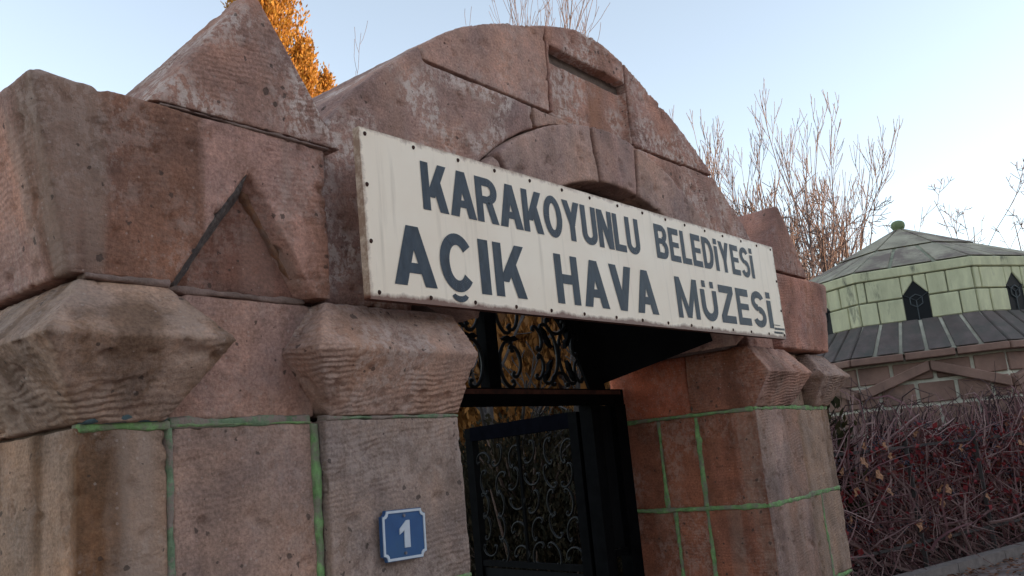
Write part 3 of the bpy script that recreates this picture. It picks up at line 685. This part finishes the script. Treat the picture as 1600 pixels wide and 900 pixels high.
for k in range(8):
    w = T8*ad; wn = .18
    rows = [(zd0, zd0+.36, [-w+.01, -.56, -wn], [wn, .60, w-.01]), (zd0+.36, zd0+.70, [-w+.01, -.70, -wn], [wn, .46, w-.01])]
    for za, zb, le, ri in rows:
        for seg in (le, ri):
            for u0, u1 in zip(seg, seg[1:]):
                p = rg.uniform(0, .010); slab(k, [(u0+gj*.4, ad+p, za+gj*.4), (u1-gj*.4, ad+p, za+gj*.4), (u1-gj*.4, ad+p, zb-gj*.4), (u0+gj*.4, ad+p, zb-gj*.4)], .13, M_TGREEN)
    for sg in (-1, 1):          # corner stones giving the window its pointed head
        q = [(sg*wn, ad, zd0+.40), (sg*.012, ad, zd0+.60), (sg*.012, ad, zd0+.695), (sg*wn, ad, zd0+.695)]
        slab(k, q if sg < 0 else q[::-1], .12, M_TGREEN)
    slab(k, [(-w-.012, ad+.022, zd0+.705), (w+.012, ad+.022, zd0+.705), (w+.016, ad+.035, zd1+.03), (-w-.016, ad+.035, zd1+.03)], .15, M_TGREEN, 'cornice')
    m = MB(); q = [(-wn, zd0), (wn, zd0), (wn, zd0+.41), (0, zd0+.61), (-wn, zd0+.41)]
    m.add([fpt(k, u, ad-.025, z) for u, z in q], [(0, 1, 2, 3, 4)]); win = m.build('window', M_DARK, tw); fixn(win.data)
    cz = zd0+.30
    ends = [(-wn, zd0+.08), (wn, zd0+.08), (wn, zd0+.41), (0, zd0+.62), (-wn, zd0+.41), (0, zd0)]
    hexa = [(.10*math.cos(R_(60*i+30)), cz+.10*math.sin(R_(60*i+30))) for i in range(6)]
    for i in range(6):
        m = MB(); m.tube([fpt(k, *(hexa[i][0], ad-.012, hexa[i][1])), fpt(k, hexa[(i+1) % 6][0], ad-.012, hexa[(i+1) % 6][1])], .009, 4); m.build('grille_bar', M_GRILLE, win)
        b_ = min(ends, key=lambda e: (e[0]-hexa[i][0])**2+(e[1]-hexa[i][1])**2)
        m = MB(); m.tube([fpt(k, 0, ad-.013, cz), fpt(k, b_[0], ad-.012, b_[1])], .009, 4); m.build('grille_bar', M_GRILLE, win)
    # skirt slabs
    a0, a1 = al+.14, ad+.0; n_ = 6
    for i in range(n_):
        f0, f1 = -1+2*i/n_, -1+2*(i+1)/n_; p = rg.uniform(0, .008)
        slab(k, [(f0*T8*a0+gj, a0+p, zl+.12), (f1*T8*a0-gj, a0+p, zl+.12), (f1*T8*a1-gj, a1+p, zd0+.01), (f0*T8*a1+gj, a1+p, zd0+.01)], .07, M_TSKIRT)
    for f0, f1 in ((-1, -.3), (-.3, .35), (.35, 1)):
        slab(k, [(f0*T8*a0+gj*.5, a0+.02, zl), (f1*T8*a0-gj*.5, a0+.02, zl), (f1*T8*a0-gj*.5, a0+.02, zl+.105), (f0*T8*a0+gj*.5, a0+.02, zl+.105)], .17, M_TWALL, 'eaves_stone')
    # lower body courses
    zr = [0, .55, 1.10, 1.50, 1.86, 2.20, zl-.01]
    for r, (za, zb) in enumerate(zip(zr, zr[1:])):
        wl = T8*al; br = [-1, -.52, .05, .55, 1] if r % 2 else [-1, -.72, -.22, .30, .75, 1]
        for f0, f1 in zip(br, br[1:]):
            p = rg.uniform(0, .012)
            slab(k, [(f0*wl+gj, al+p, za+gj), (f1*wl-gj, al+p, za+gj), (f1*wl-gj, al+p, zb-gj), (f0*wl+gj, al+p, zb-gj)], .07, M_TWALL)
    # blind gable moulding
    for sg in (-1, 1):
        wl = T8*al; za, zb = 1.99, 2.34
        q = [(sg*wl*.99, al+.10, za), (0.0+sg*.01, al+.10, zb), (0.0+sg*.01, al+.10, zb+.15), (sg*wl*.99, al+.10, za+.15)]
        slab(k, q if sg < 0 else q[::-1], .12, M_TWALL, 'gable_moulding')
    # roof slabs
    zr2 = [(ad+.035, zd1+.03), (1.10, zd1+.50), (.10, zd1+1.02)]
    for j, ((ra, za), (rb, zb)) in enumerate(zip(zr2, zr2[1:])):
        br = [-1, -.1, 1] if j == 0 else [-1, 1]
        if j == 0: br = [-1, -.35, .4, 1]
        for f0, f1 in zip(br, br[1:]):
            slab(k, [(f0*T8*ra+gj, ra, za+.02), (f1*T8*ra-gj, ra, za+.02), (f1*T8*rb-gj, rb, zb), (f0*T8*rb+gj, rb, zb)], .05, M_TROOF)
m = MB(); prof = [(.001, 0), (.13, 0), (.12, .05), (.10, .10), (.14, .14), (.165, .21), (.16, .28), (.12, .335), (.06, .36), (.001, .365)]
m.loft([[(TP.x+r*.72*math.cos(t*math.pi/8), TP.y+r*.72*math.sin(t*math.pi/8), zd1+.95+z*.66) for t in range(16)] for r, z in prof])
m.build('finial', simple('green_finial', (.17, .21, .11), .9, .2, 6, .003), tw, True)

# ------------------------------------------------------------------ vegetation
M_BARK = simple('grey_brown_bark', (.17, .115, .095), .9, .3, 8, .004)
M_BARKPINK = simple('pinkish_bark', (.20, .15, .14), .85, .25, 6, .003)
M_BARKDARK = simple('dark_bark', (.055, .045, .042), .9, .3, 8, .004)
def grow(mb_t, mb_c, rng, p, d, length, r, depth, maxd, up=.25, spread=38, kids=(3, 5), segs=5, sides=5, ratio=.62, wob=.10, rmin=.004):
    pts, rad = [p.copy()], [r]; q = p.copy(); d = d.normalized()
    for i in range(segs):
        d = (d+Vector((rng.gauss(0, wob), rng.gauss(0, wob), rng.gauss(0, wob)))+Vector((0, 0, up))*.30).normalized()
        q = q+d*length/segs; pts.append(q.copy()); rad.append(max(rmin, r*(1-.72*(i+1)/segs)))
    (mb_t if depth == 0 else mb_c).tube(pts, rad, sides if depth < 2 else 3, depth < 1)
    if depth >= maxd: return
    for k in range(rng.randint(*kids)+(3 if depth == 0 else 0)):
        f = rng.uniform(.30 if depth == 0 else .18, .98); i = min(segs-1, int(f*segs)); t = f*segs-i
        bp = pts[i].lerp(pts[i+1], t); bd = (pts[i+1]-pts[i]).normalized()
        ax = bd.orthogonal().normalized(); ax.rotate(Matrix.Rotation(rng.uniform(0, 6.283), 3, bd))
        nd = bd.copy(); nd.rotate(Matrix.Rotation(R_(spread*rng.uniform(.6, 1.3)), 3, ax))
        br = (rad[i]*(1-t)+rad[i+1]*t)*.62
        grow(mb_t, mb_c, rng, bp, nd, length*ratio*rng.uniform(.7, 1.15)*(1.1-.45*f), max(rmin, br), depth+1, maxd, up, spread, kids, 4, sides, ratio, wob, rmin)
def bare_tree(loc, h, label, seed, mat, group='bare winter trees', stems=1, spread=32, maxd=4, up=.3, kids=(3, 5), wob=.09, rmin=.006, tilt=.12, r0=None):
    t = empty('bare_tree', loc, label, 'tree', group); rng = random.Random(seed); a, b = MB(), MB()
    for s_ in range(stems):
        d = Vector((rng.gauss(0, tilt), rng.gauss(0, tilt), 1)); p = Vector(loc)+Vector((rng.uniform(-.15, .15), rng.uniform(-.15, .15), -.05))*(stems > 1)
        grow(a, b, rng, p, d, h*rng.uniform(.62, .8), (r0 or h*.014)/math.sqrt(stems), 0, maxd, up, spread, kids, 7, 6, .55, wob, rmin)
    a.build('trunk', mat, t, True); b.build('crown', mat, t, True); return t
def at_dir(dx, dy, dist): v = Vector((dx, dy, 0)).normalized()*dist; return (v.x, v.y, 0)
bare_tree(at_dir(.931, .365, 24), 10.0, 'tall pinkish bare tree with upright stems beside the tomb roof', 1, M_BARKPINK, stems=4, spread=24, maxd=3, up=.55, kids=(4, 5), rmin=.007, wob=.07, r0=.16)
bare_tree(at_dir(.914, .406, 22), 9.9, 'pinkish bare tree rising just behind the arch shoulder', 2, M_BARKPINK, stems=4, spread=24, maxd=3, up=.55, kids=(4, 5), rmin=.007, wob=.07, r0=.16)
bare_tree(at_dir(.942, .335, 25), 9.6, 'slender greyish bare tree between the pink trees and the tomb', 3, M_BARK, stems=3, spread=30, maxd=3, up=.4, kids=(4, 6), rmin=.010)
bare_tree(at_dir(.957, .290, 23), 11.0, 'spreading grey bare tree behind the left slope of the tomb roof', 4, M_BARK, stems=2, spread=44, maxd=4, up=.12, kids=(3, 5), rmin=.009)
bare_tree(at_dir(.951, .309, 27), 9.4, 'tall thin grey bare tree standing behind the spreading one', 12, M_BARK, stems=3, spread=26, maxd=3, up=.45, kids=(3, 5), rmin=.008, wob=.07, r0=.14)
bare_tree(at_dir(.966, .259, 26), 9.6, 'thin grey bare tree right behind the ball finial of the tomb', 13, M_BARK, stems=2, spread=38, maxd=3, up=.25, kids=(3, 5), rmin=.008, wob=.09, r0=.12)
bare_tree(at_dir(.985, .175, 25), 8.6, 'low dark bare tree behind the right slope of the tomb roof', 5, M_BARK, stems=2, spread=46, maxd=4, up=.15, kids=(3, 4), rmin=.008, r0=.05)
bare_tree(at_dir(.752, .659, 15), 12.4, 'pale bare treetop showing over the left haunch of the arch', 6, M_BARK, stems=2, spread=24, maxd=3, up=.5, kids=(3, 5), rmin=.004, r0=.10)
bare_tree(at_dir(.808, .589, 16), 12.2, 'thin grey bare treetop showing over the crown of the arch', 7, M_BARK, stems=3, spread=24, maxd=3, up=.6, kids=(3, 4), rmin=.004, r0=.10)
bare_tree(at_dir(.690, .724, 17), 11.8, 'thin bare twigs showing between the golden conifers and the arch', 8, M_BARK, stems=2, spread=26, maxd=3, up=.6, kids=(3, 4), rmin=.004, r0=.10)

M_GOLD = leafy('golden_scale_foliage', [(.20, .085, .015), (.42, .20, .03), (.52, .28, .045), (.44, .19, .05), (.56, .34, .09)], .7, .4)
M_RUSSET = leafy('russet_dry_foliage', [(.10, .045, .018), (.26, .11, .03), (.40, .18, .05), (.17, .08, .03)], .8, .3)
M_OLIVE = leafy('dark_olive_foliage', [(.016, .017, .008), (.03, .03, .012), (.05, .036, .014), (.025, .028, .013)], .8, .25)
def conifer(name, loc, h, rad, label, seed, mat, n=5200, size=.10, group=None, base=.3, pw=.75):
    """trunk, side limbs and upright flame-shaped sprays"""
    t = empty(name, loc, label, 'tree', group); rng = random.Random(seed); o = Vector(loc)
    a = MB(); a.tube([o+Vector((0, 0, -.05)), o+Vector((.03, 0, h*.5)), o+Vector((0, .02, h*.97))], [h*.02+.03, h*.012+.015, .01], 7)
    for i in range(46):
        z = h*rng.uniform(base*.5, .92); an = rng.uniform(0, 6.283); rr = rad*(1-(z/h)**2)**pw*rng.uniform(.5, .95)
        p0 = o+Vector((0, 0, z-.1*h*.4)); p1 = p0+Vector((math.cos(an)*rr*.6, math.sin(an)*rr*.6, rr*.35)); p2 = p0+Vector((math.cos(an)*rr, math.sin(an)*rr, rr*1.1))
        a.tube([p0, p1, p2], [.018, .012, .004], 4, False)
    a.build('trunk', M_BARK, t, True)
    c = MB(); ncl = max(30, n//44)
    for k in range(ncl):
        z = base+(h-base)*(rng.random()**.85); prof = max(.04, 1-((z-base)/(h-base))**1.9)**pw
        an = rng.uniform(0, 6.283); rr = rad*prof*rng.uniform(.35, 1.0)*(1+.18*math.sin(an*3+seed+z*2.1))
        cc = o+Vector((math.cos(an)*rr, math.sin(an)*rr, z)); cs = rad*rng.uniform(.16, .30)
        lean = Vector((math.cos(an)*.35, math.sin(an)*.35, 1)).normalized()
        for q in range(44):
            f = rng.uniform(-1, 1); off = Vector((rng.gauss(0, 1), rng.gauss(0, 1), 0))*cs*.36*(1.05-abs(f)*.75)
            p = cc+lean*f*cs*1.5+off
            d = (lean+Vector((rng.gauss(0, .35), rng.gauss(0, .35), rng.gauss(0, .2)))).normalized()
            s_ = d.cross(Vector((rng.gauss(0, 1), rng.gauss(0, 1), rng.gauss(0, .3)))).normalized()
            l_ = size*rng.uniform(.6, 1.3); w_ = l_*rng.uniform(.16, .28); mid = p+d*l_*.5
            c.add([p, mid+s_*w_, p+d*l_, mid-s_*w_], [(0, 1, 2, 3)])
    c.build('crown', mat, t); return t
GG = 'golden conifers behind the gateway'
conifer('golden_conifer', at_dir(.600, .800, 10.5), 9.8, .74, 'tall golden conifer rising behind the pointed left merlon', 1, M_GOLD, 95000, .055, GG)
conifer('golden_conifer', at_dir(.634, .773, 10.5), 6.8, .62, 'shorter golden conifer with a spiky top next to the tall one', 2, M_GOLD, 50000, .05, GG, pw=.95)
conifer('golden_conifer', at_dir(.652, .758, 10.8), 6.5, .52, 'lowest golden conifer peeping over the joint of merlon and arch', 3, M_GOLD, 42000, .05, GG, pw=.95)
conifer('russet_conifer', at_dir(.815, .580, 8.6), 3.9, 1.05, 'russet dry conifer filling the view through the transom grille', 4, M_RUSSET, 26000, .10, 'russet trees seen through the gate', base=1.9)
conifer('russet_conifer', at_dir(.765, .644, 9.4), 4.3, .9, 'russet conifer seen past the left pier through the gate', 5, M_RUSSET, 18000, .10, 'russet trees seen through the gate', base=1.5)
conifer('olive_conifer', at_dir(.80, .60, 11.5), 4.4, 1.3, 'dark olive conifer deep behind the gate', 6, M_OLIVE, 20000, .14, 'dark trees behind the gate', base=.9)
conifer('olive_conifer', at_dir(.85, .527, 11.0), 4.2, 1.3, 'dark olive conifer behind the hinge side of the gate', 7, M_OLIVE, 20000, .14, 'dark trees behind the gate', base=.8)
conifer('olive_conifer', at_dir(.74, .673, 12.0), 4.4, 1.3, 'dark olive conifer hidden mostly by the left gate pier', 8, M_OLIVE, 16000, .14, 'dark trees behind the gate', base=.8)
conifer('olive_conifer', at_dir(.893, .450, 10.5), 3.3, 1.3, 'dark bushy evergreen added out of view next to the right pier for shade', 10, M_OLIVE, 24000, .14, 'dark trees behind the gate', base=.1, pw=.5)  # hidden tree, added to shade the ground behind the gate
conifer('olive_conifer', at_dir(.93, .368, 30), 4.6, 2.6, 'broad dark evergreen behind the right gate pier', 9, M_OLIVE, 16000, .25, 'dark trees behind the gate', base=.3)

gw = empty('garden_wall', (18, 19, 0), 'low dark stone wall far behind the gate', 'wall')
M_GW = simple('dark_garden_stone', (.085, .062, .05), .95, .35, 2, .006)
for zc in range(5):
    for i in range(34):
        x = 2+i*1.0+(zc % 2)*.5; m = MB(); m.box(x+.008, x+.992, 18.8+rg.uniform(-.02, .02), 19.2, zc*.42+.006, zc*.42+.414); m.build('stone_block', M_GW, gw)
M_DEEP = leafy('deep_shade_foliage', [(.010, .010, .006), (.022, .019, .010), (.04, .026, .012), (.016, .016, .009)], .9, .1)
for k_, (dx, dy, ds, hh, rr_, lb) in enumerate(((.735, .678, 7.4, 1.5, .9, 'dark low shrub added as shade behind the left half of the gate'), (.782, .623, 6.6, 1.6, .85, 'dark dense shrub added as shade in the middle behind the gate leaf'), (.826, .563, 6.9, 1.6, .95, 'dark dense shrub added as shade behind the gate hinge post'), (.866, .5, 7.2, 1.7, 1.0, 'dark dense shrub added as shade behind the right gate pier'))):
    conifer('shade_shrub', at_dir(dx, dy, ds), hh, rr_, lb, 60+k_, M_DEEP, 30000, .045, 'dark trees behind the gate', base=.05, pw=.45)  # near-black shrubs added to stand in for the shade inside the gate
# vine-grown fence with bare stems, red leaves and blue berries
HA, HB = Vector((7.2, 4.02, 0)), Vector((17.2, 1.25, 0)); hd = (HB-HA).normalized(); hn = Vector((hd.y, -hd.x, 0)); HL = (HB-HA).length
if hn.dot(Vector((0, 0, 0))-HA) < 0: hn = -hn
vh = empty('vine_hedge', HA, 'tangled vine hedge of bare stems with red leaves and dark berries', 'hedge')
rng = random.Random(31)
def htop(u): return 1.42+.026*u+.07*math.sin(u*2.1)+.05*math.sin(u*5.3+1)
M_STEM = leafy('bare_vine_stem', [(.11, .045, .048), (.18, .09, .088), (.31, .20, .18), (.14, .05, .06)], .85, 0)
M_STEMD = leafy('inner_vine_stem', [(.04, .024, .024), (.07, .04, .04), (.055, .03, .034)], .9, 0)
def hp(u, t, z): return HA+hd*u+hn*t+Vector((0, 0, z))
front, inner = MB(), MB()
for i in range(9500):
    dep = rng.random(); u = rng.uniform(0, HL); z = rng.uniform(.05, htop(u)-.03); t = .30-dep*.62
    if dep < .5 and noise.noise(Vector((u*1.9, 3.3, z*2.4))) < rng.uniform(-.45, .15): continue
    ln = rng.uniform(.25, .95); an = rng.choice((rng.uniform(-.9, -.1), rng.uniform(-.8, .8), rng.uniform(1.0, 2.1)))
    p = hp(u, t, z); d = hd*math.cos(an)+Vector((0, 0, math.sin(an)))+hn*rng.gauss(0, .12); pts = [p]
    for s_ in range(4):
        d = (d+Vector((rng.gauss(0, .16), rng.gauss(0, .16), rng.gauss(0, .16)-.06))).normalized(); q = pts[-1]+d*ln/4
        uu = (q-HA).dot(hd); 
        if q.z > htop(max(0, uu))+.16: d.z -= .6
        q.z = max(.02, q.z); pts.append(q)
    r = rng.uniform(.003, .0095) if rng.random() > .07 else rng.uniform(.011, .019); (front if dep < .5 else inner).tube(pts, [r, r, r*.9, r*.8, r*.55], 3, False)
for i in range(70):                                   # loose shoots above the top
    u = rng.uniform(.5, HL); p = hp(u, rng.uniform(-.2, .25), htop(u)-.15); d = Vector((rng.gauss(0, .5), rng.gauss(0, .5), 1)); pts = [p]
    for s_ in range(5):
        d = (d+Vector((rng.gauss(0, .3), rng.gauss(0, .3), -.22))).normalized(); pts.append(pts[-1]+d*rng.uniform(.06, .13))
    front.tube(pts, [.007, .006, .005, .004, .004, .003], 3, False)
o = front.build('stems', M_STEM, vh); o['kind'] = 'stuff'
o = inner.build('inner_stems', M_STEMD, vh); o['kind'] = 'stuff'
lv = MB()
for i in range(7000):
    u = rng.uniform(0, HL); z = htop(u)*rng.uniform(.05, 1.0)**.6; t = rng.uniform(-.25, .34); p = hp(u, t, z); s_ = rng.uniform(.03, .075)
    d = Vector((rng.gauss(0, 1), rng.gauss(0, 1), rng.gauss(-.5, .7))).normalized(); e = d.cross(Vector((rng.gauss(0, 1), rng.gauss(0, 1), rng.gauss(0, 1)))).normalized(); nn = d.cross(e)
    lv.add([p, p+d*s_*.5+e*s_*.45+nn*s_*.2, p+d*s_*1.2+nn*s_*.05, p+d*s_*.5-e*s_*.45+nn*s_*.2, p+d*s_*.55], [(0, 1, 4), (1, 2, 4), (2, 3, 4), (3, 0, 4)])
o = lv.build('leaves', leafy('red_vine_leaf', [(.10, .02, .022), (.19, .022, .028), (.26, .035, .035), (.13, .035, .035), (.25, .10, .05)], .7, .25), vh); o['kind'] = 'stuff'
be = MB()
for i in range(300):
    u = rng.uniform(0, HL); z = htop(u)*rng.uniform(.1, 1.0)**.5; t = rng.uniform(.05, .34); c = hp(u, t, z)
    for j in range(9):
        p = c+Vector((rng.gauss(0, .035), rng.gauss(0, .035), rng.gauss(0, .03))); r = .0095
        be.add([p+Vector(q)*r for q in ((1, 0, 0), (-1, 0, 0), (0, 1, 0), (0, -1, 0), (0, 0, 1), (0, 0, -1))], [(0, 2, 4), (2, 1, 4), (1, 3, 4), (3, 0, 4), (2, 0, 5), (1, 2, 5), (3, 1, 5), (0, 3, 5)])
o = be.build('berries', simple('blue_black_berry', (.045, .045, .07), .5, .3, 20), vh, True); o['kind'] = 'stuff'
brown = simple('dry_brown_leaf', (.32, .155, .085), .8, .35, 9, .002)
for i in range(34):                                   # single large dried leaves caught in the stems
    u = rng.uniform(1.2, HL*.8); z = rng.uniform(.35, htop(u)); p = hp(u, .33, z); s_ = rng.uniform(.07, .115); m = MB()
    d = Vector((rng.gauss(0, .4), rng.gauss(0, .4), -1)).normalized(); e = d.cross(hn).normalized(); nn = e.cross(d)
    m.add([p]+[p+d*s_*a+e*s_*b+nn*s_*c_ for a, b, c_ in ((.15, .35, .1), (.55, .5, -.12), (.9, .25, .1), (1.25, 0, -.05), (.9, -.3, .12), (.5, -.45, -.1), (.15, -.35, .12))]+[p+d*s_*.6],
          [(8, k, k+1) for k in range(7)]+[(8, 7, 0)])
    m.build('dried_leaf', brown, vh)
# metal fence behind the vine
fe = empty('metal_fence', HA, 'dark metal fence overgrown by the red vine', 'fence')
for i, u in enumerate(np.arange(.4, HL, 1.45)):
    m = MB(); m.bar(hp(u, .27, 0), hp(u, .27, 1.45), .04, .04); m.build('post', M_BARKDARK, fe)
for z in (.35, 1.35):
    m = MB(); m.bar(hp(.2, .26, z), hp(HL-.1, .26, z), .02, .03); m.build('rail', M_BARKDARK, fe)
kb = MB(); 
for u in np.arange(-.5, HL+.4, 1.0):
    kb = MB(); a_, b_ = hp(u+.006, .42, .0), hp(u+.994, .42, .0); kb.bar(a_+Vector((0, 0, .055)), b_+Vector((0, 0, .055)), .16, .13)
    if u < -.4: kerb = tag(empty('kerb', hp(-.5, .42, 0), 'weathered grey kerb along the foot of the vine hedge', 'kerb'), kind=None)
    kb.build('kerb_stone', simple('kerb_grey', (.19, .155, .14), .95, .25, 9, .004) if 'kerb_grey' not in MATS else MATS['kerb_grey'], kerb)
pv = MB(); pv.add([hp(-2, .52, .004), hp(HL+6, .52, .004), hp(HL+6, 7, .004), hp(-2, 7, .004)], [(0, 1, 2, 3)])
o = pv.build('path', simple('worn_pink_paving', (.20, .145, .13), .95, .35, 4, .006, col2=(.11, .085, .075))); fixn(o.data); tag(o, kind='structure')
fl = MB()
for i in range(1500):
    u = rng.uniform(0, HL); p = hp(u, .5+abs(rng.gauss(0, .4)), .015+rng.random()*.02); s_ = rng.uniform(.03, .07); an = rng.uniform(0, 6.28)
    d = Vector((math.cos(an), math.sin(an), rng.gauss(0, .25))); e = Vector((-math.sin(an), math.cos(an), rng.gauss(0, .25)))
    fl.add([p, p+d*s_*.5+e*s_*.4, p+d*s_, p+d*s_*.5-e*s_*.4], [(0, 1, 2, 3)])
tag(fl.build('fallen_leaves', leafy('fallen_leaf', [(.08, .035, .025), (.19, .085, .05), (.26, .13, .08)], .9, .1)), 'brown fallen leaves scattered along the kerb', 'leaves', kind='stuff')
# old trunks seen through the gate leaf
for i, (dx, dy, ds, hh, lb) in enumerate(((.770, .638, 7.2, 3.0, 'leaning dark trunk nearest behind the open gate leaf'), (.812, .584, 7.8, 3.2, 'straight dark trunk in the middle of the gate opening'),
                                         (.832, .555, 8.4, 3.1, 'slim dark trunk beside the gate hinge post'))):
    bare_tree(at_dir(dx, dy, ds), hh, lb, 40+i, M_BARKDARK, 'dark trunks behind the gate', 1, 40, 3, .15, (3, 4), .07, .006, .1, .075)
